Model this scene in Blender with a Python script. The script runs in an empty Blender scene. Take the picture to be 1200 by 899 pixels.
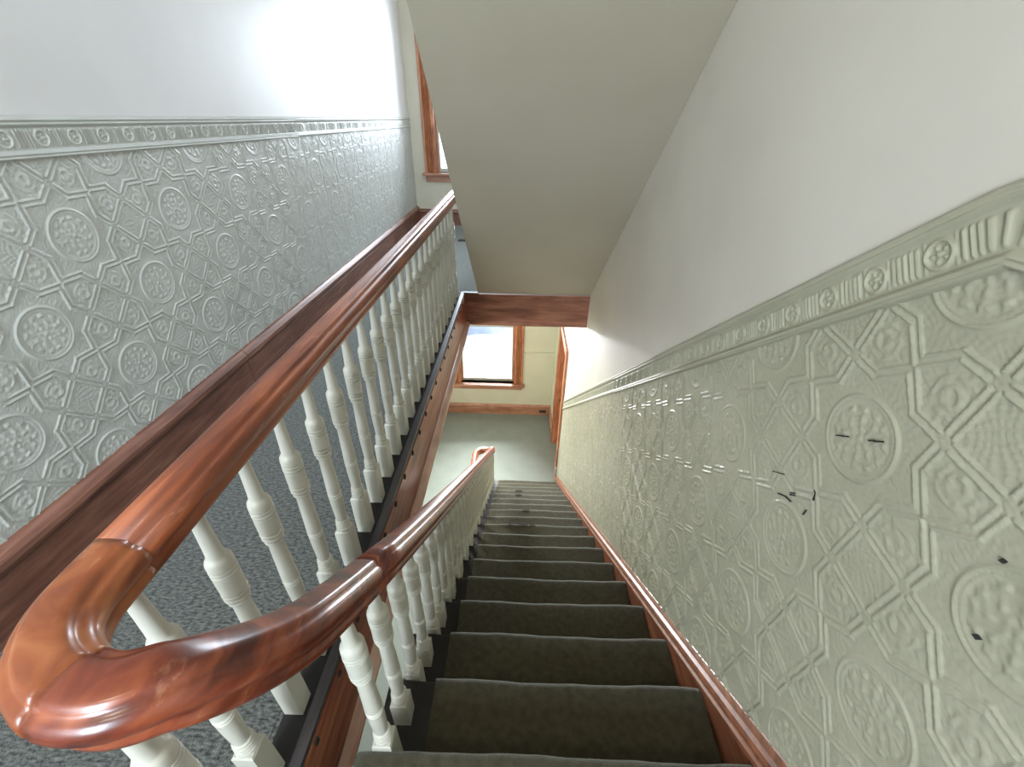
import bpy, bmesh, math, random
import numpy as np
from mathutils import Vector, Matrix
random.seed(4)
rng = np.random.default_rng(4)
S = bpy.context.scene
C = S.collection
PI = math.pi

# ------------------------------------------------------------ camera
cd = bpy.data.cameras.new('camera'); cam = bpy.data.objects.new('camera', cd); C.objects.link(cam)
_f = 499.3                                     # focal length in pixels of the 1200 px wide photograph
def _n(v): return v / np.linalg.norm(v)
_F = _n(np.array([15.0, -311.5, _f]))          # vanishing point of the level hall
_D = np.array([-17.0, 799.5, _f]); _D = _n(_D - _F * (_D @ _F))   # vanishing point straight down
_R = np.cross(_D, _F)
cam.matrix_world = Matrix(((_R[0], -_R[1], -_R[2], 0), (_F[0], -_F[1], -_F[2], 0),
                           (-_D[0], _D[1], _D[2], 1.34), (0, 0, 0, 1)))
cd.sensor_width = 36; cd.lens = 36 * _f / 1200; cd.clip_start = 0.02; cd.clip_end = 500
S.camera = cam
# ------------------------------------------------------------ world, exposure
S.view_settings.view_transform = 'Standard'; S.view_settings.look = 'None'
S.view_settings.exposure = 0.0; S.view_settings.gamma = 1; S.view_settings.use_curve_mapping = False
w = bpy.data.worlds.new('sky'); S.world = w; w.use_nodes = True
bg = w.node_tree.nodes['Background']; bg.inputs[0].default_value = (0.78, 0.88, 1.0, 1); bg.inputs[1].default_value = 2.6

def area(name, loc, aim, sx, sy, power, col):
    l = bpy.data.lights.new(name, 'AREA'); l.shape = 'RECTANGLE'; l.size = sx; l.size_y = sy
    l.energy = power; l.color = col
    o = bpy.data.objects.new(name, l); C.objects.link(o); o.location = loc
    o.rotation_euler = (Vector(aim) - Vector(loc)).to_track_quat('-Z', 'Y').to_euler()
    return o
# daylight just outside the two far windows, above the line of sight
area('daylight_upper_window', (-0.75, 6.95, 2.0), (-0.9, 3.0, 0.7), 1.1, 1.6, 190, (0.80, 0.90, 1.0))
area('daylight_lower_window', (-0.5, 7.1, -1.35), (-0.3, 5.0, -3.3), 1.3, 1.2, 800, (0.96, 0.985, 1.0))
area('rear_fill_light', (-1.0, -2.06, 1.75), (-0.9, 2, 0.6), 0.75, 1.4, 120, (0.76, 0.88, 1.0))  # added fill light from behind the viewer, source unseen

# ------------------------------------------------------------ materials
def mat(name, col, rough=0.6, spec=0.5, coat=0.0):
    m = bpy.data.materials.new(name); m.use_nodes = True
    p = m.node_tree.nodes['Principled BSDF']
    p.inputs['Base Color'].default_value = (*col, 1); p.inputs['Roughness'].default_value = rough
    p.inputs['Specular IOR Level'].default_value = spec; p.inputs['Coat Weight'].default_value = coat
    p.inputs['Coat Roughness'].default_value = 0.2
    return m
def nd(m, t, **kw):
    n = m.node_tree.nodes.new(t)
    for k, v in kw.items():
        if k in n.inputs: n.inputs[k].default_value = v
        else: setattr(n, k, v)
    return n
def lk(m, a, b): m.node_tree.links.new(a, b)
def noise_mat(name, c1, c2, scale=(1, 1, 1), nscale=5, rough=0.6, bump=0.0, bscale=80, bdist=0.002, detail=4, spec=0.5,
              coat=0.0, lo=0.35, hi=0.65, rvar=0.0):
    m = mat(name, c1, rough, spec, coat); p = m.node_tree.nodes['Principled BSDF']
    tc = nd(m, 'ShaderNodeTexCoord'); mp = nd(m, 'ShaderNodeMapping'); mp.inputs['Scale'].default_value = scale
    lk(m, tc.outputs['Object'], mp.inputs['Vector'])
    n = nd(m, 'ShaderNodeTexNoise'); n.inputs['Scale'].default_value = nscale; n.inputs['Detail'].default_value = detail
    lk(m, mp.outputs[0], n.inputs['Vector'])
    r = nd(m, 'ShaderNodeValToRGB'); r.color_ramp.elements[0].position = lo; r.color_ramp.elements[1].position = hi
    r.color_ramp.elements[0].color = (*c1, 1); r.color_ramp.elements[1].color = (*c2, 1)
    lk(m, n.outputs['Fac'], r.inputs[0]); lk(m, r.outputs[0], p.inputs['Base Color'])
    if rvar:
        mr = nd(m, 'ShaderNodeMapRange'); mr.inputs['To Min'].default_value = rough - rvar; mr.inputs['To Max'].default_value = rough + rvar
        lk(m, n.outputs['Fac'], mr.inputs['Value']); lk(m, mr.outputs[0], p.inputs['Roughness'])
    if bump:
        b = nd(m, 'ShaderNodeTexNoise'); b.inputs['Scale'].default_value = bscale; b.inputs['Detail'].default_value = 5
        lk(m, tc.outputs['Object'], b.inputs['Vector'])
        bp = nd(m, 'ShaderNodeBump'); bp.inputs['Strength'].default_value = bump; bp.inputs['Distance'].default_value = bdist
        lk(m, b.outputs['Fac'], bp.inputs['Height']); lk(m, bp.outputs[0], p.inputs['Normal'])
    return m
def wood_mat(name, dark, mid, light, scale=(14, 1.2, 14), rough=0.3, coat=0.35, scratch=0.0):
    m = mat(name, mid, rough, 0.5, coat); p = m.node_tree.nodes['Principled BSDF']
    tc = nd(m, 'ShaderNodeTexCoord'); mp = nd(m, 'ShaderNodeMapping'); mp.inputs['Scale'].default_value = scale
    lk(m, tc.outputs['Object'], mp.inputs['Vector'])
    n = nd(m, 'ShaderNodeTexNoise'); n.inputs['Scale'].default_value = 3.0; n.inputs['Detail'].default_value = 8; n.inputs['Distortion'].default_value = 0.6
    lk(m, mp.outputs[0], n.inputs['Vector'])
    r = nd(m, 'ShaderNodeValToRGB'); e = r.color_ramp.elements
    e[0].position = 0.3; e[0].color = (*dark, 1); e[1].position = 0.72; e[1].color = (*light, 1)
    k = e.new(0.52); k.color = (*mid, 1)
    lk(m, n.outputs['Fac'], r.inputs[0])
    big = nd(m, 'ShaderNodeTexNoise'); big.inputs['Scale'].default_value = 5; big.inputs['Detail'].default_value = 3
    lk(m, tc.outputs['Object'], big.inputs['Vector'])
    mx = nd(m, 'ShaderNodeMixRGB'); mx.blend_type = 'MULTIPLY'; mx.inputs[0].default_value = 0.8
    br = nd(m, 'ShaderNodeValToRGB'); br.color_ramp.elements[0].position = 0.35; br.color_ramp.elements[1].position = 0.6
    br.color_ramp.elements[0].color = (0.74, 0.66, 0.62, 1); br.color_ramp.elements[1].color = (1, 1, 1, 1)
    lk(m, big.outputs['Fac'], br.inputs[0]); lk(m, r.outputs[0], mx.inputs[1]); lk(m, br.outputs[0], mx.inputs[2])
    out = mx.outputs[0]
    if scratch:
        s = nd(m, 'ShaderNodeTexNoise'); s.inputs['Scale'].default_value = 9; s.inputs['Detail'].default_value = 9; s.inputs['Roughness'].default_value = 0.7
        sm = nd(m, 'ShaderNodeMapping'); sm.inputs['Scale'].default_value = (4, 1.4, 4); lk(m, tc.outputs['Object'], sm.inputs['Vector']); lk(m, sm.outputs[0], s.inputs['Vector'])
        sr = nd(m, 'ShaderNodeValToRGB'); sr.color_ramp.elements[0].position = 0.60; sr.color_ramp.elements[1].position = 0.66
        sr.color_ramp.elements[0].color = (0, 0, 0, 1); sr.color_ramp.elements[1].color = (scratch,) * 3 + (1,)
        lk(m, s.outputs['Fac'], sr.inputs[0])
        mm = nd(m, 'ShaderNodeMixRGB'); mm.inputs[2].default_value = (0.52, 0.25, 0.13, 1)
        lk(m, sr.outputs[0], mm.inputs[0]); lk(m, out, mm.inputs[1]); out = mm.outputs[0]
    lk(m, out, p.inputs['Base Color'])
    bp = nd(m, 'ShaderNodeBump'); bp.inputs['Strength'].default_value = 0.25; bp.inputs['Distance'].default_value = 0.0012
    lk(m, n.outputs['Fac'], bp.inputs['Height']); lk(m, bp.outputs[0], p.inputs['Normal'])
    lk(m, bp.outputs[0], p.inputs['Coat Normal'])
    return m
M = {}
M['rail'] = wood_mat('rail_wood', (0.13, 0.030, 0.012), (0.30, 0.078, 0.028), (0.46, 0.15, 0.058), scratch=0.35, rough=0.36, coat=0.4)
M['rail_orange'] = wood_mat('rail_wood_orange', (0.20, 0.042, 0.012), (0.36, 0.10, 0.028), (0.50, 0.18, 0.06), scale=(5, 5, 14), scratch=0.4, rough=0.36, coat=0.4)
M['rail_red'] = wood_mat('rail_wood_red', (0.08, 0.012, 0.006), (0.22, 0.042, 0.016), (0.40, 0.11, 0.042), scale=(5, 3, 14), scratch=0.35, rough=0.32, coat=0.5)
M['board'] = wood_mat('skirting_wood', (0.15, 0.060, 0.040), (0.25, 0.105, 0.070), (0.36, 0.165, 0.11), rough=0.42, coat=0.15)
M['skirt'] = wood_mat('stair_skirting_wood', (0.14, 0.045, 0.022), (0.25, 0.09, 0.045), (0.37, 0.15, 0.08), rough=0.35, coat=0.3)
M['beam'] = wood_mat('beam_wood', (0.16, 0.060, 0.038), (0.27, 0.11, 0.068), (0.38, 0.17, 0.11), scale=(1.2, 10, 10), rough=0.5, coat=0.1)
M['trimwood'] = wood_mat('window_wood', (0.34, 0.13, 0.06), (0.54, 0.23, 0.115), (0.68, 0.34, 0.19), scale=(12, 12, 1.2), rough=0.4, coat=0.2)
M['trimwood_h'] = wood_mat('window_wood_level', (0.36, 0.17, 0.10), (0.54, 0.27, 0.17), (0.66, 0.37, 0.25), scale=(1.2, 12, 12), rough=0.4, coat=0.2)
M['pale'] = wood_mat('pale_moulding_wood', (0.58, 0.36, 0.25), (0.72, 0.48, 0.35), (0.80, 0.58, 0.46), rough=0.4, coat=0.2)
M['fascia'] = wood_mat('fascia_wood', (0.14, 0.022, 0.009), (0.32, 0.085, 0.035), (0.50, 0.19, 0.09), rough=0.36, coat=0.2)
M['white'] = noise_mat('baluster_paint', (0.55, 0.54, 0.46), (0.60, 0.59, 0.51), nscale=9, rough=0.38, bump=0.15, bscale=60, bdist=0.001)
M['wall'] = noise_mat('wall_paint_dim', (0.56, 0.525, 0.455), (0.60, 0.565, 0.49), nscale=2.5, rough=0.42, bump=0.35, bscale=26, bdist=0.0015)  # same off-white as the hall wall, dimmer warm light put into the colour
M['wallL'] = noise_mat('wall_paint_lit', (0.80, 0.80, 0.81), (0.84, 0.84, 0.85), nscale=2.5, rough=0.36, bump=0.4, bscale=14, bdist=0.002)  # same off-white again, cool window light put into the lighter colour
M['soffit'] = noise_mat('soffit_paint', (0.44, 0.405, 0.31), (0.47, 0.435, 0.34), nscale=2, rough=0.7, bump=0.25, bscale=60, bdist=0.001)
M['cream'] = noise_mat('cream_paint', (0.74, 0.73, 0.56), (0.78, 0.77, 0.61), nscale=3, rough=0.6)
M['farwall'] = noise_mat('far_wall_paint', (0.72, 0.69, 0.56), (0.76, 0.73, 0.60), nscale=3, rough=0.6)
M['emboss'] = noise_mat('embossed_paper_dim', (0.33, 0.322, 0.235), (0.375, 0.362, 0.27), nscale=6, rough=0.33, bump=0.35, bscale=150, bdist=0.0012)  # same paper as the hall side, darkened and warmed for its weaker light
M['embossL'] = noise_mat('embossed_paper_lit', (0.59, 0.615, 0.585), (0.64, 0.665, 0.635), nscale=6, rough=0.36, bump=0.35, bscale=150, bdist=0.0012)  # same paper, lighter and cooler with the sky light in its colour
M['black'] = mat('black_edge', (0.012, 0.010, 0.010), 0.7)
M['strip'] = noise_mat('edge_strip', (0.035, 0.030, 0.030), (0.07, 0.06, 0.06), scale=(8, 1, 8), nscale=4, rough=0.45)
M['dark'] = mat('dark_mark', (0.02, 0.02, 0.015), 0.9)
M['metal'] = mat('register_metal', (0.09, 0.06, 0.045), 0.45)
M['tread'] = noise_mat('tread_wood', (0.008, 0.006, 0.005), (0.016, 0.012, 0.009), scale=(1, 6, 6), nscale=3, rough=0.6)
M['hallcarpet'] = noise_mat('hall_carpet', (0.018, 0.019, 0.017), (0.20, 0.203, 0.182), scale=(1, 2.4, 1), nscale=62, rough=1, spec=0.1, bump=0.9, bscale=220, bdist=0.004, lo=0.32, hi=0.72)
M['stepcarpet'] = noise_mat('stair_carpet', (0.050, 0.042, 0.022), (0.074, 0.064, 0.036), nscale=45, rough=1, spec=0.08, bump=0.9, bscale=330, bdist=0.003)
M['lowcarpet'] = noise_mat('lower_carpet', (0.25, 0.285, 0.255), (0.275, 0.31, 0.28), nscale=5, rough=1, spec=0.1, bump=0.7, bscale=250, bdist=0.003)
for k_, v_ in (('stepcarpet', .7), ('lowcarpet', .3), ('hallcarpet', .6)):
    pp = M[k_].node_tree.nodes['Principled BSDF']; pp.inputs['Sheen Weight'].default_value = v_; pp.inputs['Sheen Roughness'].default_value = .45; pp.inputs['Sheen Tint'].default_value = (.9, 1, 1, 1)
M['snow'] = noise_mat('snow', (0.85, 0.86, 0.88), (0.9, 0.91, 0.93), nscale=0.4, rough=0.8)
M['bluehill'] = noise_mat('distant_trees', (0.16, 0.20, 0.36), (0.50, 0.55, 0.72), nscale=0.7, rough=0.9)
g = mat('glass', (1, 1, 1), 0.0); nt = g.node_tree
tr = nd(g, 'ShaderNodeBsdfTransparent'); gl = nd(g, 'ShaderNodeBsdfGlossy'); gl.inputs['Roughness'].default_value = 0.02
fr = nd(g, 'ShaderNodeFresnel'); fr.inputs[0].default_value = 1.45; mxs = nd(g, 'ShaderNodeMixShader')
lk(g, fr.outputs[0], mxs.inputs[0]); lk(g, tr.outputs[0], mxs.inputs[1]); lk(g, gl.outputs[0], mxs.inputs[2])
lk(g, mxs.outputs[0], nt.nodes['Material Output'].inputs[0]); M['glass'] = g
em = mat('fill_lamp_glass', (1, 1, 1), 0.3); em.node_tree.nodes['Principled BSDF'].inputs['Emission Color'].default_value = (1.0, 0.86, 0.66, 1)  # glow for the added fill lights, no such fixture in view
em.node_tree.nodes['Principled BSDF'].inputs['Emission Strength'].default_value = 34.0; M['fill_lamp'] = em

# ------------------------------------------------------------ helpers
def link(name, me, m, parent=None, smooth=False):
    if m: me.materials.append(m)
    if smooth: me.polygons.foreach_set('use_smooth', [True] * len(me.polygons))
    o = bpy.data.objects.new(name, me); C.objects.link(o)
    if parent: o.parent = parent
    return o
def bm_obj(name, bm, m, parent=None, smooth=False):
    me = bpy.data.meshes.new(name); bmesh.ops.recalc_face_normals(bm, faces=bm.faces); bm.to_mesh(me); bm.free()
    return link(name, me, m, parent, smooth)
def bx(bm, x0, x1, y0, y1, z0, z1, bev=0.0):
    r = bmesh.ops.create_cube(bm, size=1, matrix=Matrix.Translation(((x0+x1)/2, (y0+y1)/2, (z0+z1)/2)) @ Matrix.Diagonal((x1-x0, y1-y0, z1-z0, 1)))
    if bev:
        es = list({e for v in r['verts'] for e in v.link_edges})
        bmesh.ops.bevel(bm, geom=es, offset=bev, segments=2, affect='EDGES', profile=0.6)
def box(name, x0, x1, y0, y1, z0, z1, m, parent=None, bev=0.0):
    bm = bmesh.new(); bx(bm, x0, x1, y0, y1, z0, z1, bev); return bm_obj(name, bm, m, parent)
def sset(o): o['kind'] = 'structure'; return o
def sbox(*a, **k): return sset(box(*a, **k))
def empty(name, loc=(0, 0, 0)):
    o = bpy.data.objects.new(name, None); C.objects.link(o); o.location = loc; o.empty_display_size = 0.1; return o
def tag(o, label, cat, group=None):
    o['label'] = label; o['category'] = cat
    if group: o['group'] = group
    return o
def extrude_profile(name, prof, a, b, side, up, m, parent=None, smooth=False, closed=True):
    """prof: list of (s, u); swept straight from a to b"""
    a = Vector(a); b = Vector(b); side = Vector(side); up = Vector(up)
    bm = bmesh.new(); A = [bm.verts.new(a + side*s + up*u) for s, u in prof]; B = [bm.verts.new(b + side*s + up*u) for s, u in prof]
    n = len(prof)
    for i in range(n if closed else n-1):
        bm.faces.new((A[i], A[(i+1) % n], B[(i+1) % n], B[i]))
    if closed: bm.faces.new(A); bm.faces.new(B)
    return bm_obj(name, bm, m, parent, smooth)
def sweep(name, path, prof, m, parent=None):
    bm = bmesh.new(); rings = []
    n = len(path)
    for i, p in enumerate(path):
        t = (path[min(i+1, n-1)] - path[max(i-1, 0)]).normalized()
        side = Vector((t.y, -t.x, 0)).normalized(); up = side.cross(t).normalized()
        rings.append([bm.verts.new(p + side*s + up*u) for s, u in prof])
    k = len(prof)
    for i in range(n-1):
        for j in range(k):
            bm.faces.new((rings[i][j], rings[i][(j+1) % k], rings[i+1][(j+1) % k], rings[i+1][j]))
    bm.faces.new(rings[0]); bm.faces.new(rings[-1])
    o = bm_obj(name, bm, m, parent, True)
    return o

# ------------------------------------------------------------ dimensions (hall floor is z = 0, metres, +Y down the stairs)
RUN, RISE, NY0 = 0.243, 0.18611, 0.405
SL = RISE / RUN; TH = math.atan(SL); CT, ST = math.cos(TH), math.sin(TH)
LOW = -18 * RISE
XW, XL, XE = 0.63, -1.50, -0.495
def pitch(y): return 0.31 - SL * (y - 0.0) + (SL * NY0 - 0.31)      # nosing line height
YF = 6.45
# ------------------------------------------------------------ setting: floors
bm = bmesh.new()
bx(bm, XL-.1, -0.60, -2.1, YF+.1, -0.30, 0.0); bx(bm, -0.60, XE-.002, -2.1, YF+.1, -0.30, -0.003)
bx(bm, XE, XW, -2.1, NY0-.03, -0.30, 0.0) if False else None
sset(bm_obj('floor', bm, M['hallcarpet']))
f2 = bmesh.new(); bx(f2, -0.375, XW, -2.1, NY0-.028, -0.17, 0.0); bx(f2, XE-.002, -0.375, -2.1, 0.17, -0.17, 0.0)
sset(bm_obj('floor', f2, M['hallcarpet']))
sbox('floor', XE-.002, XW+.1, 3.66, YF+.1, -0.295, 0.0, M['hallcarpet'])
sbox('floor', XL-.1, XW+.3, -2.1, YF+.1, LOW-.12, LOW, M['lowcarpet'])
# edge of the hall floor along the stair opening
t1 = sbox('trim_1', -0.585, -0.523, 0.0, 3.66, -0.003, 0.006, M['black'])
t2 = sset(extrude_profile('trim_2', [(-0.015, -0.012), (0.014, -0.012), (0.018, -0.004), (0.015, 0.008), (-0.012, 0.011), (-0.015, 0.006)],
        (-0.509, 0.0, 0), (-0.509, 3.66, 0), (1, 0, 0), (0, 0, 1), M['strip']))
fas = empty('trim_3', (XE, 0, -0.3)); sset(fas)
def inpar(o, par):
    o.parent = par; o.matrix_parent_inverse = Matrix.Translation(-par.location); return o
b = box('fascia_board', XE-.004, XE+.006, 0.17, 3.66, -0.285, -0.012, M['fascia']); inpar(b, fas)
b = extrude_profile('moulding', [(0, 0), (.034, .0), (.042, .008), (.040, .018), (.030, .026), (.012, .034), (0, .036)],
        (XE+.002, 0.17, -0.306), (XE+.002, 3.66, -0.306), (1, 0, 0), (0, 0, 1), M['pale']); inpar(b, fas)
me = None
for k in range(-4, 17):
    y = 1.06 + 0.158*k
    if me is None:
        b0 = box('peg', XE+.004, XE+.012, -0.008, 0.008, -0.034, -0.014, M['dark'], bev=0.002); me = b0.data; b0.location = (0, y, 0); inpar(b0, fas)
    else:
        o = b0.copy(); C.objects.link(o); o.location = (0, y, 0)
# beam at the far side of the opening
sset(extrude_profile('trim_4', [(-.003, -.30), (.012, -.305), (.016, -.297), (.012, -.289), (.012, -.03), (.018, -.024), (.018, -.004), (.0, .0), (-.003, 0)],
        (XE+.004, 3.66, 0.0), (XW, 3.66, 0.0), (0, -1, 0), (0, 0, 1), M['beam']))
sset(extrude_profile('trim_5', [(0, 0), (.03, 0), (.036, .006), (.03, .012), (0, .012)], (XE-.01, 3.66, 0), (-0.37, 3.66, 0), (0, -1, 0), (0, 0, 1), M['strip']))
# ------------------------------------------------------------ setting: walls
sbox('wall_right', XW, XW+.14, -2.1, 4.72, LOW, 3.4, M['wall'])
sbox('wall_right', XW, XW+.14, 4.72, 5.64, -1.22, 3.4, M['wall'])
sbox('wall_right', XW, XW+.14, 5.64, YF+.1, LOW, 3.4, M['cream'])
sbox('wall_left', XL-.14, XL, -2.1, YF+.1, -0.29, 3.4, M['wallL'])
sbox('wall_left', XL-.14, XL, -2.1, YF+.1, LOW, -0.30, M['cream'])
sbox('wall_rear', XL, XW, -2.24, -2.1, LOW, -0.30, M['cream'])
def holed(name, x0, x1, z0, z1, hx0, hx1, hz0, hz1, y0, y1, m):
    bm = bmesh.new()
    bx(bm, x0, hx0, y0, y1, z0, z1); bx(bm, hx1, x1, y0, y1, z0, z1); bx(bm, hx0, hx1, y0, y1, z0, hz0); bx(bm, hx0, hx1, y0, y1, hz1, z1)
    return sset(bm_obj(name, bm, m))
holed('wall_rear', XL, XW+.14, -0.3, 3.4, -1.40, -0.60, 0.95, 2.55, -2.24, -2.1, M['wall'])
W1 = (-1.02, -0.04, LOW+.66, -0.55)
W2 = (-1.20, -0.22, 0.68, 2.45)
holed('wall_far', XL, XW, LOW, -0.30, *W1, YF, YF+.16, M['cream'])
holed('wall_far', XL, XW, 0.0, 3.4, *W2, YF, YF+.16, M['farwall'])
# ceilings and the underside of the flight above
sbox('ceiling', XL, -0.374, -2.1, YF, 3.05, 3.2, M['wall'])
sbox('ceiling', -0.374, XW, -2.1, 0.02, 3.05, 3.2, M['wall'])
SS = 0.848
def sofz(y): return 0.008 + (3.652 - y) * SS
bm = bmesh.new()
for x in (-0.374, XW-.001):
    pass
pts = [(3.652, 0.008), (3.652, 0.16), (3.40, 0.42), (0.0, 3.36), (0.0, sofz(0.0))]
A = [bm.verts.new((-0.374, y, z)) for y, z in pts]; B = [bm.verts.new((XW-.001, y, z)) for y, z in pts]
bm.faces.new(A); bm.faces.new(B)
for i in range(len(pts)): bm.faces.new((A[i], A[(i+1) % 5], B[(i+1) % 5], B[i]))
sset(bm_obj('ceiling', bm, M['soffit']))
# underside of upper hall = ceiling of lower hall is the floor slab's own underside
# ------------------------------------------------------------ skirting boards
bprof = [(0, 0), (.022, 0), (.022, .150), (.019, .154), (.022, .158), (.030, .164), (.034, .176), (.032, .190), (.022, .202), (.012, .210), (0, .214)]
for y0, y1 in ((-2.1, 1.998), (2.002, YF)):
    sset(extrude_profile('baseboard_left', [(a*1.25, b*1.19) for a, b in bprof], (XL, y0, 0), (XL, y1, 0), (1, 0, 0), (0, 0, 1), M['board']))
sset(extrude_profile('baseboard_far', bprof, (XL, YF, 0), (XW, YF, 0), (0, -1, 0), (0, 0, 1), M['board']))
lprof = [(s, u) for s, u in bprof]
for x0, x1 in ((XL, -0.583), (-0.580, XW)):
    sset(extrude_profile('baseboard_far', lprof, (x0, YF, LOW), (x1, YF, LOW), (0, -1, 0), (0, 0, 1), M['trimwood_h']))
sset(extrude_profile('baseboard_right', lprof, (XW, 5.80, LOW), (XW, YF, LOW), (-1, 0, 0), (0, 0, 1), M['trimwood_h']))
sset(extrude_profile('baseboard_left', lprof, (XL, -2.1, LOW), (XL, YF, LOW), (1, 0, 0), (0, 0, 1), M['trimwood_h']))
for xa, xb in ((XL, W1[0]-.135), (W1[1]+.135, XW)):
    sset(extrude_profile('trim_6', [(0, 0), (.012, 0), (.016, .012), (.012, .05), (.018, .058), (0, .066)], (xa, YF, LOW+1.24), (xb, YF, LOW+1.24), (0, -1, 0), (0, 0, 1), M['cream']))
# sloped skirting beside the stairs (perpendicular section)
up = (0, ST, CT)
sk = [(0, -.30), (.022, -.30), (.022, .004), (.030, .010), (.030, .022), (.024, .028), (.022, .032), (.027, .040), (.031, .050), (.027, .060), (.016, .065), (.012, .072), (.006, .080), (0, .084)]
y0, y1 = -0.15, 4.70
sset(extrude_profile('baseboard_right', sk, (XW, y0, -SL*(y0-NY0)), (XW, y1, -SL*(y1-NY0)), (-1, 0, 0), up, M['skirt']))
box('skirting_end', XW-.03, XW, 4.70, 4.722, LOW, LOW+.30, M['white'])
bpy.data.objects['skirting_end'].name = 'trim_7'; sset(bpy.data.objects['trim_7'])

# ------------------------------------------------------------ embossed wallpaper as real relief
def gauss(d, s): return np.exp(-(d/s)**2)
def relief(p, q, L):
    k = L / 0.345
    a = np.abs(((p/L) % 1.0) - .5) * L / k; b = np.abs(((q/L) % 1.0) - .5) * L / k     # distance from the diamond's centre
    P, Q = p/k, q/k
    H = np.zeros_like(a); hl = 0.1725
    def bars(a, b):
        off = np.where(a < .122, .058, .058 - (a-.122)*(.050/.0505))
        nz = np.where(a < .122, 1.0, .71)
        d = np.abs(b-off)*nz
        m = 1 - gauss(a-.058, .011)**1
        m = np.where(np.abs(a-.058) < .012, 0, 1) * np.ones_like(a)
        h = 1.0*gauss(d-.0075, .0026) + .35*gauss(d, .005)*(.6+.4*np.sin(2*PI*a/.006)) - .5*gauss(d-.0015, .002)
        return h*m
    H = np.maximum(bars(a, b), bars(b, a))
    r = np.hypot(a-hl, b-hl)
    # local signed coordinates about the medallion
    u = ((P/.345+.5) % 1.0 - .5)*.345; v = ((Q/.345+.5) % 1.0 - .5)*.345
    th = np.arctan2(v, u)
    med = 1.0*gauss(r-.082, .0032) + .45*gauss(r-.073, .003) + .25*gauss(r-.0775, .003)*np.cos(56*th)
    ins = r < .069
    orn = .55*gauss(r-.056, .006)*(np.cos(12*th) > .1) + .6*gauss(r-.036, .008)*np.maximum(0, np.cos(8*th + 60*r)) \
        + .55*gauss(r-.020, .006)*np.maximum(0, np.cos(6*th)) + .7*gauss(r, .006) \
        + .22*np.sin(190*u+3*np.sin(130*v))*np.sin(200*v+3*np.sin(110*u))
    H = np.where(r < .09, np.maximum(H*(r > .088), med), H)
    H = H + np.where(ins, orn, 0)
    ring = (r > .092) & (r < .112)
    H = H + np.where(ring, .35*np.maximum(0, np.cos(4*th))**3*np.maximum(0, np.cos(44*th))*gauss(r-.102, .008), 0)
    # diamond filigree
    ind = (a < .045) & (b < .045)
    uu = P - .1725; vv = Q - .1725
    fil = .5*np.maximum(0, np.sin(2*PI*uu/.0165+2*np.sin(90*vv))*np.sin(2*PI*vv/.0165+2*np.sin(95*uu)))
    H = H + np.where(ind, fil, 0)
    # petals beside the diamond
    for A_, B_, pp, qq in ((a, b, P, Q), (b, a, Q, P)):
        pet = (A_ > .070) & (A_ < .128) & (B_ < .047)
        rr = np.hypot((A_-.095)/1.1, B_)
        leaf = .5*gauss(rr-.030, .005)*(.5+.5*np.sin(220*A_)) + .55*gauss(rr-.014, .006) + .3*np.maximum(0, np.sin(260*A_)*np.sin(230*B_+1))
        H = H + np.where(pet, leaf, 0)
    bgm = (r > .092) & ~ind
    H = H + np.where(bgm, .13*np.sin(310*u+4*np.sin(70*v))*np.sin(330*v+4*np.sin(60*u)) + .09*np.sin(700*(u*.6+v)+3*np.sin(90*u)), 0)
    # flower at the diamond's corners
    rc = np.hypot(a-.058, b-.058); H = H + .35*gauss(rc-.007, .003) + .3*gauss(rc, .003)
    return H
def border(s, v):
    """v 0 .. 0.11 from the lower edge; s along"""
    H = 1.3*gauss(v-.006, .004) + 1.4*gauss(v-.015, .004) + 1.3*gauss(v-.103, .0045) + 1.0*gauss(v-.092, .0035)
    H = H + np.where(v < .024, .8, 0) + np.where(v > .086, .8, 0)
    per = .113; x = ((s/per+.5) % 1 - .5)*per; c = v-.054
    r = np.hypot(x, c); th = np.arctan2(c, x)
    ros = gauss(r-.021, .0028)*1.0 + .7*gauss(r-.011, .004)*np.maximum(0, np.cos(5*th)) + .9*gauss(r, .0045) + .35*gauss(np.abs(x)-.024, .002)
    inb = (np.abs(c) < .026)
    xf = np.abs(((s/per) % 1)-.5)*per     # 0 midway between rosettes
    fl = np.maximum(0, np.cos(2*PI*xf/.0105))**2*1.0*(xf < .0275)*gauss(np.maximum(np.abs(c)-.019, 0), .004)
    return H + np.where(inb, np.where(np.abs(x) < .0265, ros, fl), 0)
def grid_mesh(name, X, Y, Z, m, parent, keep=None):
    nr, nc = X.shape
    co = np.stack([X, Y, Z], -1).reshape(-1, 3).astype(np.float32)
    i = np.arange(nr*nc).reshape(nr, nc)
    q = np.stack([i[:-1, :-1], i[:-1, 1:], i[1:, 1:], i[1:, :-1]], -1)
    if keep is not None:
        kf = keep[:-1, :-1] & keep[1:, 1:] & keep[:-1, 1:] & keep[1:, :-1]; q = q[kf]
    q = q.reshape(-1, 4).astype(np.int32)
    me = bpy.data.meshes.new(name); me.vertices.add(len(co)); me.vertices.foreach_set('co', co.ravel())
    me.loops.add(q.size); me.loops.foreach_set('vertex_index', q.ravel())
    me.polygons.add(len(q)); me.polygons.foreach_set('loop_start', np.arange(0, q.size, 4, dtype=np.int32))
    me.polygons.foreach_set('use_smooth', np.ones(len(q), dtype=bool))
    me.update(calc_edges=True)
    return link(name, me, m, parent)
def wob(s, v): return .0009*np.sin(7*s+1.3*np.sin(5*v))+.0007*np.sin(11*v+2*np.sin(3*s)+1)
wallL = bpy.data.objects['wall_left']; wallR = bpy.data.objects['wall_right']
AMP = 0.0042
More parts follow.
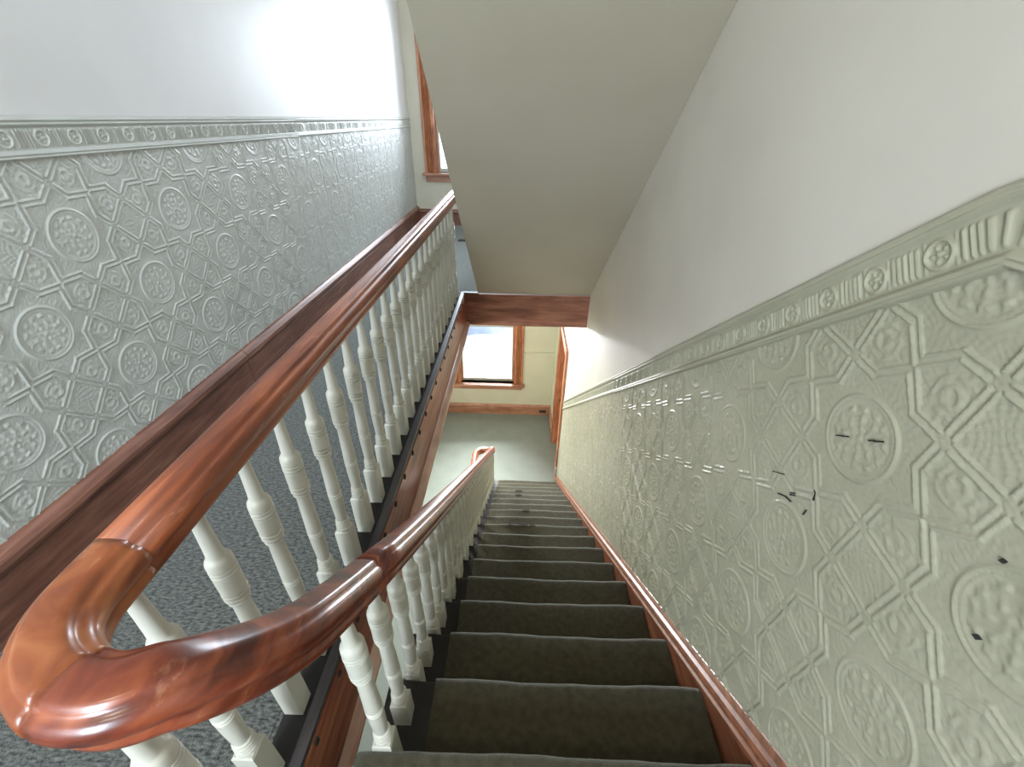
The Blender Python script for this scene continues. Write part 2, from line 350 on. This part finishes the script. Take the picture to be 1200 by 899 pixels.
def left_field(y0, y1, st):
    ys = np.arange(y0, y1+st*.5, st); zs = np.linspace(.205, 1.215, int(1.01/st))
    Yg, Zg = np.meshgrid(ys, zs); dy = Yg-1.19; dz = Zg-(1.34-.607)
    p = (dy+dz)/math.sqrt(2); q = (dy-dz)/math.sqrt(2)
    H = relief(p, q, .345)*AMP + wob(Yg, Zg)
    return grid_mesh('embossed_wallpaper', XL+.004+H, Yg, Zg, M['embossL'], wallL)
left_field(0.55, 2.9, .003); left_field(2.9, YF, .0062); left_field(-2.1, 0.55, .012)
def left_border(y0, y1, st):
    ys = np.arange(y0, y1+st*.5, st); vs = np.linspace(0, .114, int(.114/st)+1)
    Yg, V = np.meshgrid(ys, vs); H = border(Yg-1.483, V)*AMP*1.3
    H[0, :] = -.003; H[-1, :] = -.004
    return grid_mesh('dado_border', XL+.006+H, Yg, V+1.205, M['embossL'], wallL)
left_border(0.7, 3.2, .002); left_border(3.2, YF, .005)
def right_field(s0, s1, st):
    vtop = (1.435-.135)*CT; ss = np.arange(s0, s1+st*.5, st); vs = np.linspace(.075, 1.055, int(.98/st))
    Sg, V = np.meshgrid(ss, vs)
    Yg = Sg*CT + V*ST; Zg = SL*NY0 - Sg*ST + V*CT
    # lattice anchored on the medallion at (y .62, z .85)
    dy, dz = Yg-.622, Zg-.855
    a = dy*CT - dz*ST; b = dy*ST + dz*CT
    p = (a+b)/math.sqrt(2); q = (a-b)/math.sqrt(2)
    H = relief(p, q, .330)*AMP + wob(Sg, V)
    keep = (Zg < SL*NY0 - SL*np.maximum(Yg, .555) + 1.325) & (Yg < 4.70) & (Zg > LOW) & (Yg > -2)
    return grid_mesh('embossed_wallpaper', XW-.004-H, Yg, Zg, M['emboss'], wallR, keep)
right_field(-1.2, 1.9, .003); right_field(1.9, 6.2, .006)
def right_border(st, sa, sb):
    vs = np.linspace(0, .112, int(.112/st)+1); ss = np.arange(sa, sb+st*.5, st)
    Sg, V = np.meshgrid(ss, vs)
    # base line : level for s<0, slope for s>0 ; normal fans at the bend
    f = np.clip((Sg+.02)/.04, 0, 1); an = TH*f
    yb = .555; zb = SL*NY0 - SL*yb + 1.302
    By = np.where(Sg > 0, yb + Sg*CT, yb + Sg); Bz = np.where(Sg > 0, zb - Sg*ST, zb)
    Yg = By + V*np.sin(an); Zg = Bz + V*np.cos(an)
    H = border(Sg-.085, V*1.0)*AMP*1.25
    H[0, :] = -.003; H[-1, :] = -.004
    keep = Yg < 4.70
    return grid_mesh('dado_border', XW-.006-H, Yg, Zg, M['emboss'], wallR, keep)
right_border(.002, -0.4, 2.2); right_border(.0045, 2.2, 5.4)
# cracks and chips in the right-hand wallpaper
def R_at(x, y):     # pixel -> point on the plane of the right wall
    d = np.array([x-600, y-449.5, _f]); r = np.array([d @ _R, d @ _F, -(d @ _D)]); r = r*(XW-.008)/r[0]
    return Vector((XW-.008, r[1], r[2]+1.34))
def crack(pts, wd):
    bm = bmesh.new()
    P = [R_at(*p) for p in pts]
    for i in range(len(P)-1):
        d = (P[i+1]-P[i]); n = Vector((0, -d.z, d.y)).normalized()*wd
        q = [P[i]-n*.5, P[i+1]-n*.9, P[i+1]+n*.5, P[i]+n]
        lo = [bm.verts.new(v) for v in q]; hi = [bm.verts.new(v+Vector((.003, 0, 0))) for v in q]
        bm.faces.new(lo); bm.faces.new(hi)
        for j in range(4): bm.faces.new((lo[j], lo[(j+1) % 4], hi[(j+1) % 4], hi[j]))
    o = bm_obj('crack', bm, M['dark'], wallR); return o
crack([(911, 578), (920, 582), (926, 588)], .0018); crack([(925, 578), (932, 580)], .005); crack([(954, 574), (955, 580), (952, 586)], .0022)
crack([(979, 510), (986, 511), (993, 512)], .0016); crack([(1017, 516), (1024, 517), (1034, 518)], .002); crack([(1142, 743), (1145, 750)], .005)
crack([(940, 603), (944, 598)], .0015); crack([(905, 552), (918, 556)], .0012); crack([(1172, 655), (1176, 660)], .004)

# ------------------------------------------------------------ windows
def make_window(n, w, z_floor, deep, sash_mid):
    x0, x1, z0, z1 = w
    t = empty('window_%d' % n, ((x0+x1)/2, YF, z0)); sset(t)
    def P(o): return inpar(o, t)
    # lining
    for a, b_ in ((x0, x0+.02), (x1-.02, x1)): P(box('jamb', a, b_, YF-.002, YF+.17, z0, z1, M['trimwood']))
    P(box('head_jamb', x0+.02, x1-.02, YF-.002, YF+.17, z1-.02, z1, M['trimwood_h']))
    # fluted casings
    for s, xa in ((-1, x0+.012), (1, x1-.012)):
        pr = [(0, -.004), (s*.012, .018), (s*.026, .026), (s*.036, .014), (s*.044, .028), (s*.056, .012), (s*.066, .028), (s*.080, .012), (s*.090, .026), (s*.104, .012), (s*.118, .030), (s*.140, .034), (s*.146, .028), (s*.146, -.004)]
        P(extrude_profile('casing', pr, (xa, YF, z0+.002), (xa, YF, z1+.13), (1, 0, 0), (0, -1, 0), M['trimwood']))
    P(box('head_casing', x0+.012, x1-.012, YF-.026, YF, z1-.008, z1+.13, M['trimwood_h'], bev=.004))
    P(box('sill', x0-.17, x1+.17, YF-.085, YF+.16, z0-.035, z0, M['trimwood_h'], bev=.008))
    P(box('apron', x0-.13, x1+.13, YF-.028, YF, z0-.115, z0-.035, M['trimwood_h'], bev=.004))
    # sashes
    zm = z0 + (z1-z0)*sash_mid
    for nm, a, b_, yy in (('lower_sash', z0, zm+.02, YF+.085), ('upper_sash', zm-.02, z1-.02, YF+.125)):
        bm = bmesh.new(); f = .042
        bx(bm, x0+.02, x0+.02+f, yy, yy+.035, a, b_, .003); bx(bm, x1-.02-f, x1-.02, yy, yy+.035, a, b_, .003)
        bx(bm, x0+.02+f, x1-.02-f, yy+.001, yy+.034, a, a+f*1.1, .003); bx(bm, x0+.02+f, x1-.02-f, yy+.001, yy+.034, b_-f*.9, b_, .003)
        so = P(bm_obj(nm, bm, M['white']))
        pn = box('pane', x0+.055, x1-.055, yy+.014, yy+.018, a+.04, b_-.03, M['glass']); pn.parent = so
    for s in (x0+.02, x1-.045): P(box('stop_bead', s, s+.025, YF+.06, YF+.082, z0, z1-.02, M['trimwood']))
    return t
make_window(1, W1, LOW, 0, .5)
make_window(2, W2, 0, 0, .5)
# added rear window, unseen behind the viewer, to go with the fill light
t = empty('window_3', (-1.0, -2.1, .95)); sset(t)
bm = bmesh.new(); bx(bm, -1.40, -1.34, -2.2, -2.15, .95, 2.55); bx(bm, -.66, -.60, -2.2, -2.15, .95, 2.55); bx(bm, -1.34, -.66, -2.2, -2.15, .95, 1.02); bx(bm, -1.34, -.66, -2.2, -2.15, 2.48, 2.55); bx(bm, -1.34, -.66, -2.2, -2.15, 1.72, 1.78)
inpar(bm_obj('sash', bm, M['trimwood']), t); inpar(box('pane', -1.34, -.66, -2.18, -2.174, 1.02, 2.48, M['glass']), t)
inpar(box('casing', -1.52+.02, -1.40, -2.1, -2.075, .9, 2.6, M['trimwood']), t); inpar(box('casing', -.60, -.48, -2.1, -2.075, .9, 2.6, M['trimwood']), t)
# ------------------------------------------------------------ doorway on the lower floor
t = empty('door_1', (XW, 5.18, LOW)); sset(t)
cp = [(0, 0), (.022, 0), (.030, .01), (.024, .02), (.030, .05), (.022, .065), (.028, .085), (.028, .10), (0, .10)]
inpar(extrude_profile('casing', cp, (XW, 4.722, LOW), (XW, 4.722, -1.12), (-1, 0, 0), (0, 1, 0), M['trimwood']), t)
inpar(extrude_profile('casing', cp, (XW, 5.742, LOW), (XW, 5.742, -1.12), (-1, 0, 0), (0, -1, 0), M['trimwood']), t)
inpar(box('head_casing', XW-.026, XW, 4.82, 5.642, -1.225, -1.12, M['trimwood_h']), t)
inpar(box('jamb', XW, XW+.16, 5.62, 5.64, LOW, -1.22, M['trimwood']), t)
inpar(box('jamb', XW, XW+.16, 4.72, 4.74, LOW, -1.22, M['trimwood']), t)
dl = box('door_panel', XW+.10, XW+.14, 4.745, 5.615, LOW+.01, -1.23, M['trimwood']); inpar(dl, t)
hb = bmesh.new(); bmesh.ops.create_uvsphere(hb, u_segments=16, v_segments=10, radius=.028, matrix=Matrix.Translation((XW+.06, 5.54, LOW+.95)))
bmesh.ops.create_cone(hb, segments=12, radius1=.012, radius2=.012, depth=.05, matrix=Matrix.Translation((XW+.08, 5.54, LOW+.95)) @ Matrix.Rotation(PI/2, 4, 'Y'))
kb = bm_obj('door_knob', hb, M['metal'], smooth=True); kb.parent = dl

# ------------------------------------------------------------ staircase
st = empty('staircase', (0.1, NY0, LOW))
tag(st, 'long straight staircase down to the lower floor, covered in worn olive brown carpet', 'staircase')
def P(o, par=st): return inpar(o, par)
for k in range(18):
    y = NY0 + RUN*k; z = -RISE*k
    if k:
        bm = bmesh.new(); bx(bm, -0.378, XW-.021, y-RUN-.026, y-.004, z-.030, z-.006, .004)
        P(bm_obj('tread', bm, M['tread']))
    bm = bmesh.new(); bx(bm, -0.352, XW-.021, y-.028-.02, y-.028, z-RISE-.004, z-.032)
    P(bm_obj('riser', bm, M['tread']))
    # carpet: down the riser, round the nosing and over the tread behind it
    x0, x1 = (-0.232, XW-.024) if k else (-0.372, XW-.024)
    yb = y-RUN-.02 if k else y-.20
    prof = [(yb, z+.003)] + [(y-.07, z+.004), (y-.03, z+.005)]
    for j in range(7):
        an = PI/2 - j*PI/6*1.0
        prof.append((y-.013+.019*math.cos(an), z-.012+.0185*math.sin(an)))
    prof += [(y-.021, z-.045), (y-.022, z-RISE+.004)]
    nx = 44; bm = bmesh.new(); rows = []
    ph = [random.uniform(0, 6.28) for _ in range(6)]
    for i in range(nx+1):
        x = x0 + (x1-x0)*i/nx; row = []
        e = .0013*math.sin(8*x+ph[0]) + .0006*math.sin(23*x+ph[1]) + .0003*math.sin(57*x+ph[2])
        for j, (py, pz) in enumerate(prof):
            wv = 1 if 2 <= j <= 9 else .25
            edge = min(i, nx-i); dz = -.004 if edge == 0 else 0
            row.append(bm.verts.new((x, py + e*wv*1.6, pz + e*wv + dz + random.uniform(-.0001, .0001))))
        rows.append(row)
    for i in range(nx):
        for j in range(len(prof)-1): bm.faces.new((rows[i][j], rows[i+1][j], rows[i+1][j+1], rows[i][j+1]))
    P(bm_obj('step_carpet', bm, M['stepcarpet'], smooth=True))
if True:   # carved side board that carries the flight on the open side
    bm = bmesh.new(); pts = []
    for k in range(18):
        y = NY0+RUN*k-.03; pts += [(y, -RISE*k-.03), (y, -RISE*(k+1)-.03)]
    poly = [(NY0-.03-.001, -.03)] + pts[1:] + [(NY0+RUN*17-.03+.02, LOW), (NY0+RUN*16-.3, LOW), (NY0-.031, -.42)]
    # simple quads strip instead of one concave face
    for k in range(1, 18):
        y0 = NY0+RUN*(k-1)-.03; y1 = NY0+RUN*k-.03; zt = -RISE*k-.03
        za = max(LOW, -SL*(y0-NY0)-.42); zb = max(LOW, -SL*(y1-NY0)-.42)
        v = [bm.verts.new(c) for c in ((-.365, y0, za), (-.365, y1, zb), (-.365, y1, zt), (-.365, y0, zt), (-.345, y0, za), (-.345, y1, zb), (-.345, y1, zt), (-.345, y0, zt))]
        for f in ((0, 1, 2, 3), (4, 5, 6, 7), (0, 1, 5, 4), (2, 3, 7, 6), (0, 3, 7, 4), (1, 2, 6, 5)): bm.faces.new([v[i] for i in f])
    P(bm_obj('side_board', bm, M['fascia']))
    # plaster underside of the flight
    bm = bmesh.new()
    v = [bm.verts.new(c) for c in [(x, y, -SL*(y-NY0)-o) for x in (-.345, XW-.03) for y, o in ((NY0, .42), (NY0+3.8, .42), (NY0+3.8, .39), (NY0, .39))]]
    for f in ((0, 1, 2, 3), (4, 5, 6, 7), (0, 1, 5, 4), (1, 2, 6, 5), (2, 3, 7, 6), (3, 0, 4, 7)): bm.faces.new([v[i] for i in f])
    P(bm_obj('underside', bm, M['cream']))
# worn holes on some nosings: (step, x, half width)
for k, x, hw in ((8, -.02, .03), (8, .06, .065), (10, .118, .035), (14, .06, .05), (13, .05, .04), (8, .16, .03)):
    y = NY0+RUN*k; z = -RISE*k; bm = bmesh.new(); n = 10; vs = []
    for i in range(n):
        an = 2*PI*i/n; rr = random.uniform(.75, 1.15)
        vs.append((x+hw*rr*math.cos(an), y-.012+.013*rr*math.sin(an), z+.0095-.004*max(0, math.sin(an))))
    lo = [bm.verts.new((a, b_, c-.004)) for a, b_, c in vs]; hi = [bm.verts.new(v) for v in vs]
    bm.faces.new(hi); bm.faces.new(lo)
    for i in range(n): bm.faces.new((lo[i], lo[(i+1) % n], hi[(i+1) % n], hi[i]))
    P(bm_obj('worn_patch', bm, M['dark']))

# ------------------------------------------------------------ banister
ban = empty('banister', (-0.42, 0.3, 0))
tag(ban, 'continuous varnished wooden handrail with a U-turn and white turned balusters', 'banister')
def Pb(o): return inpar(o, ban)
XR1, XR2 = -0.538, -0.312
half = [(0, 0), (.010, -.0003), (.018, -.001), (.0225, -.003), (.0250, -.007), (.0275, -.0095), (.031, -.0102), (.036, -.0125), (.040, -.018), (.042, -.026), (.039, -.033), (.034, -.038), (.031, -.041), (.031, -.045), (.034, -.049), (.033, -.056), (.027, -.061), (.018, -.063)]
half = [(a*1.03, b*1.28) for a, b in half]
rprof = [(-s, u) for s, u in reversed(half[1:])] + half
def rail_top(y): return SL*NY0 - SL*y + 0.634 + .050*math.exp(-(y-.3)/.4)
zt = 0.853
def rail_soft(y): return min(zt, rail_top(y) + .026*math.exp(-(y-.192)/.085))
cyc, cxc, rad = 0.305, (XR1+XR2)/2, (XR2-XR1)/2
path_level = [Vector((XR1, y, zt)) for y in np.linspace(3.57, .36, 24)]
raw = [(XR1, y) for y in np.linspace(.36, cyc, 6)[:-1]]
for i in range(41):                       # tight quarter on the hall side
    an = PI + PI/2*i/40; raw.append((cxc + rad*math.cos(an), cyc + rad*math.sin(an)))
ry = .185
for i in range(1, 61):                    # longer easing on the stair side
    an = -PI/2 + PI/2*i/60; raw.append((cxc + rad*math.cos(an), cyc - rad + ry + ry*math.sin(an)))
raw += [(XR2, y) for y in np.linspace(cyc-rad+ry, .56, 10)[1:]]
half_i = 46
raw3 = np.array([(x, y, zt if i < half_i else rail_soft(y)) for i, (x, y) in enumerate(raw)])
dd = np.concatenate([[0], np.cumsum(np.linalg.norm(np.diff(raw3, axis=0), axis=1))])
u = np.linspace(0, dd[-1], 74); rs = np.stack([np.interp(u, dd, raw3[:, c]) for c in range(3)], 1)
for _ in range(14): rs[1:-1, 2] = .25*rs[:-2, 2]+.5*rs[1:-1, 2]+.25*rs[2:, 2]
for _ in range(3): rs[1:-1] = .25*rs[:-2]+.5*rs[1:-1]+.25*rs[2:]
turn = [Vector(p) for p in rs]
cut = int(.205/u[1])
Pb(sweep('handrail', path_level, rprof, M['rail']))
def gap(pts, a=.0006):      # shorten both ends for the glued joint
    q = [p.copy() for p in pts]; q[0] += (q[1]-q[0]).normalized()*a; q[-1] += (q[-2]-q[-1]).normalized()*a; return q
Pb(sweep('turned_rail', gap(turn[:cut+1]), rprof, M['rail_orange']))
Pb(sweep('turned_rail', gap(turn[cut:]), rprof, M['rail_red']))
yb_ = 4.32
low = [Vector((XR2, y, rail_soft(y))) for y in np.linspace(.56, yb_, 30)]
Pb(sweep('handrail', gap(low), rprof, M['rail_red']))
zl = LOW+.853
bot = [Vector((XR2, yb_, rail_top(yb_)))]
for i in range(1, 25):
    an = -PI*i/24; x = cxc + rad*math.cos(an); y = yb_+.03 - rad*math.sin(an); s = min(1, i/12)
    bot.append(Vector((x, y, rail_top(yb_) + (zl-rail_top(yb_))*(1-(1-s)**2))))
bot += [Vector((XR1, y, zl)) for y in (yb_-.05, yb_-.15, yb_-.28)]
Pb(sweep('turned_rail', gap(bot), rprof, M['rail_orange']))
# far end of the level rail turns up with the next flight
fe = [Vector((XR1, 3.57, zt))]
for i in range(1, 19):
    an = PI - PI*i/18; fe.append(Vector((cxc+rad*math.cos(an)+.03*(i/18), 3.57+rad*math.sin(an)*.9, zt+.10*(i/18)**2)))
fe += [Vector((XR2+.03, 3.57-.1*i, zt+.10+.085*i)) for i in (1, 2, 3)]
Pb(sweep('turned_rail', gap(fe), rprof, M['rail']))

# balusters
def baluster_parts(total, blk):
    """square foot + turned shaft. total = height under the rail, blk = top of the square foot"""
    h = .0240
    bm = bmesh.new(); bx(bm, -h, h, -h, h, 0, blk-.006)
    base = [bm.verts.new((sx*h, sy*h, blk-.006)) for sx, sy in ((-1, -1), (1, -1), (1, 1), (-1, 1))]
    top = [bm.verts.new((sx*h*.86, sy*h*.86, blk)) for sx, sy in ((-1, -1), (1, -1), (1, 1), (-1, 1))]
    for i in range(4): bm.faces.new((base[i], base[(i+1) % 4], top[(i+1) % 4], top[i]))
    bm.faces.new(top)
    foot = bmesh.new(); foot = bm
    def bead(z, r, w=.006, g=.0045): return [(z-w/2-.0008, r-g), (z-w/2+.0004, r-.0012), (z-w*.2, r), (z+w*.2, r), (z+w/2-.0004, r-.0012), (z+w/2+.0008, r-g)]
    pr = [(.0, .0180)] + bead(.0065, .0235, .009) + bead(.0185, .0225) + bead(.0285, .0220) + bead(.0385, .0205) + [(.050, .0172), (.110, .0196), (.146, .0202)] \
        + [(.148, .0202), (.1495, .0170), (.1525, .0170)] + bead(.158, .0208, .006, .0038) + [(.1635, .0170), (.1665, .0170), (.168, .0202), (.200, .0194), (.260, .0182), (.300, .0172)] \
        + bead(.312, .0215, .008) + [(.320, .0170)] + bead(.327, .0244, .009, .006) + bead(.340, .0248, .008, .006) + [(.3460, .0190), (.3475, .0240), (.375, .0244), (.3945, .0244), (.396, .0192)] \
        + bead(.403, .0250, .007, .006) + bead(.4135, .0250, .007, .006) + [(.419, .0200), (.4205, .0244), (.430, .0246), (.438, .0236), (.443, .0212), (.446, .0180), (.450, .0162), (.470, .0150), (.510, .0136), (.560, .0124), (.640, .0112)]
    tb = bmesh.new(); n = 16; rings = []
    L = total-blk
    for z, r in pr:
        if z > L: break
        rings.append([tb.verts.new((r*math.cos(2*PI*i/n), r*math.sin(2*PI*i/n), blk+z)) for i in range(n)])
    r = max(.0112, pr[min(len(rings), len(pr)-1)][1]); rings.append([tb.verts.new((r*math.cos(2*PI*i/n), r*math.sin(2*PI*i/n), total)) for i in range(n)])
    for a, b_ in zip(rings, rings[1:]):
        for i in range(n): tb.faces.new((a[i], a[(i+1) % n], b_[(i+1) % n], b_[i]))
    tb.faces.new(rings[0]); tb.faces.new(rings[-1])
    return foot, tb
cache = {}
def baluster(x, y, z, total, blk, lean=0):
    key = (round(total, 3), round(blk, 3))
    if key not in cache:
        foot, tb = baluster_parts(total, blk)
        me = bpy.data.meshes.new('baluster'); foot.faces.ensure_lookup_table()
        tmp = bpy.data.meshes.new('tmp'); tb.to_mesh(tmp); nf = len(foot.faces); foot.from_mesh(tmp)
        foot.faces.ensure_lookup_table()
        for i, f in enumerate(foot.faces): f.smooth = i >= nf
        bmesh.ops.recalc_face_normals(foot, faces=foot.faces)
        foot.to_mesh(me); foot.free(); tb.free(); bpy.data.meshes.remove(tmp)
        me.set_sharp_from_angle(angle=math.radians(27))
        me.materials.append(M['white']); cache[key] = me
    o = bpy.data.objects.new('baluster', cache[key]); C.objects.link(o)
    o.parent = ban; o.location = Vector((x, y, z)) - ban.location
    return o
YB = 0.93
for k in range(-4, 19):
    baluster(XR1-.020, YB+.1447*k, 0.004, 0.853-.076, .178)
baluster(cxc-.045, cyc-rad*.86, 0.0, .853-.075, .178)
for k in range(0, 17):
    for j, dy in enumerate((.025, .145)):
        y = NY0+RUN*k+dy; zb = -RISE*(k+1)-.006
        blk = (-SL*(y-NY0)+.040)-zb
        baluster(XR2+.003, y, zb, rail_top(y)-.075-zb, blk)
for y in (4.43,):
    baluster(cxc, yb_+.03+rad-.004, LOW, .853-.06, .178)
for y in (4.29, 4.15): baluster(XR1, y, LOW, .853-.06, .178)

# ------------------------------------------------------------ registers, added fill lights
def vent(x, z, lab):
    t = empty('floor_register', (x, YF-.02, z)); tag(t, lab, 'vent')
    inpar(box('plate', x-.062, x+.062, YF-.027, YF-.0225, z-.032, z+.032, M['metal'], bev=.001), t)
    for i in range(5):
        xx = x-.048+.024*i; inpar(box('louver', xx-.004, xx+.004, YF-.031, YF-.027, z-.022, z+.022, M['dark']), t)
vent(.486, LOW+.085, 'small brown metal vent set in the skirting below the lower window wall')
t = empty('floor_register', (-.74, 5.55, 0)); tag(t, 'small black metal register lying in the upper hall carpet past the railing', 'vent')
inpar(box('plate', -.80, -.68, 5.50, 5.60, -.002, .008, M['dark'], bev=.002), t)
for i in range(4): inpar(box('louver', -.79, -.69, 5.515+.02*i, 5.525+.02*i, .008, .012, M['metal']), t)
lt = empty('added_ceiling_lamp', (-0.85, -1.05, 3.05)); tag(lt, 'added unseen fill light, round opal glass on the landing ceiling behind the viewer', 'fill_lamp')  # added out of view to light the landing and walls
bm = bmesh.new(); bmesh.ops.create_cone(bm, segments=32, radius1=.20, radius2=.20, depth=.03, cap_ends=True, matrix=Matrix.Translation((-.85, -1.05, 3.035))); inpar(bm_obj('base', bm, M['white']), lt)
bm = bmesh.new(); bmesh.ops.create_uvsphere(bm, u_segments=32, v_segments=16, radius=.18, matrix=Matrix.Translation((-.85, -1.05, 3.02)) @ Matrix.Diagonal((1, 1, .5, 1)))
bmesh.ops.delete(bm, geom=[v for v in bm.verts if v.co.z > 3.021], context='VERTS'); inpar(bm_obj('shade', bm, M['fill_lamp'], smooth=True), lt)

em2 = M['fill_lamp'].copy(); em2.name = 'lower_fill_glass'; M['fill_lamp2'] = em2  # stronger, cooler glow for the added lower fill light
q = em2.node_tree.nodes['Principled BSDF']; q.inputs['Emission Color'].default_value = (0.93, 0.97, 1.0, 1); q.inputs['Emission Strength'].default_value = 95.0
lt = empty('added_ceiling_lamp', (-0.95, 2.9, -.30)); tag(lt, 'added unseen fill light, round opal glass under the hall floor, lighting the lower flight', 'fill_lamp')  # added to brighten the dark lower stairs, fixture stays unseen
bm = bmesh.new(); bmesh.ops.create_cone(bm, segments=32, radius1=.20, radius2=.20, depth=.03, cap_ends=True, matrix=Matrix.Translation((-.95, 2.9, -.315))); inpar(bm_obj('base', bm, M['white']), lt)
bm = bmesh.new(); bmesh.ops.create_uvsphere(bm, u_segments=32, v_segments=16, radius=.18, matrix=Matrix.Translation((-.95, 2.9, -.33)) @ Matrix.Diagonal((1, 1, .6, 1)))
bmesh.ops.delete(bm, geom=[v for v in bm.verts if v.co.z > -.329], context='VERTS'); inpar(bm_obj('shade', bm, M['fill_lamp2'], smooth=True), lt)
for nm_, lb_ in (('turned_rail', 'orange-toned joined length of the handrail bend'), ('turned_rail.001', 'darker red length of the handrail bend')):
    bpy.data.objects[nm_]['label'] = lb_

# ------------------------------------------------------------ outdoors
o = sbox('ground', -60, 60, 8.0, 140, -8.2, -8.0, M['snow'])
bm = bmesh.new()
n = 60; rows = []
for i in range(n+1):
    x = -14+13.2*i/n; row = []
    for j in range(9):
        an = PI*j/8; hgt = 3.6*math.sin(an)*(1+.22*math.sin(1.3*x)+.12*math.sin(3.1*x+1))
        row.append(bm.verts.new((x, 21.6+.5*(x+2)-(2.2*math.cos(an))+.25*math.sin(2*x), -8.1+hgt)))
    rows.append(row)
for i in range(n):
    for j in range(8): bm.faces.new((rows[i][j], rows[i+1][j], rows[i+1][j+1], rows[i][j+1]))
hd = bm_obj('hedge', bm, M['bluehill'], smooth=True); hd['kind'] = 'stuff'; tag(hd, 'blue grey hedge beyond the snow outside the lower window', 'hedge')
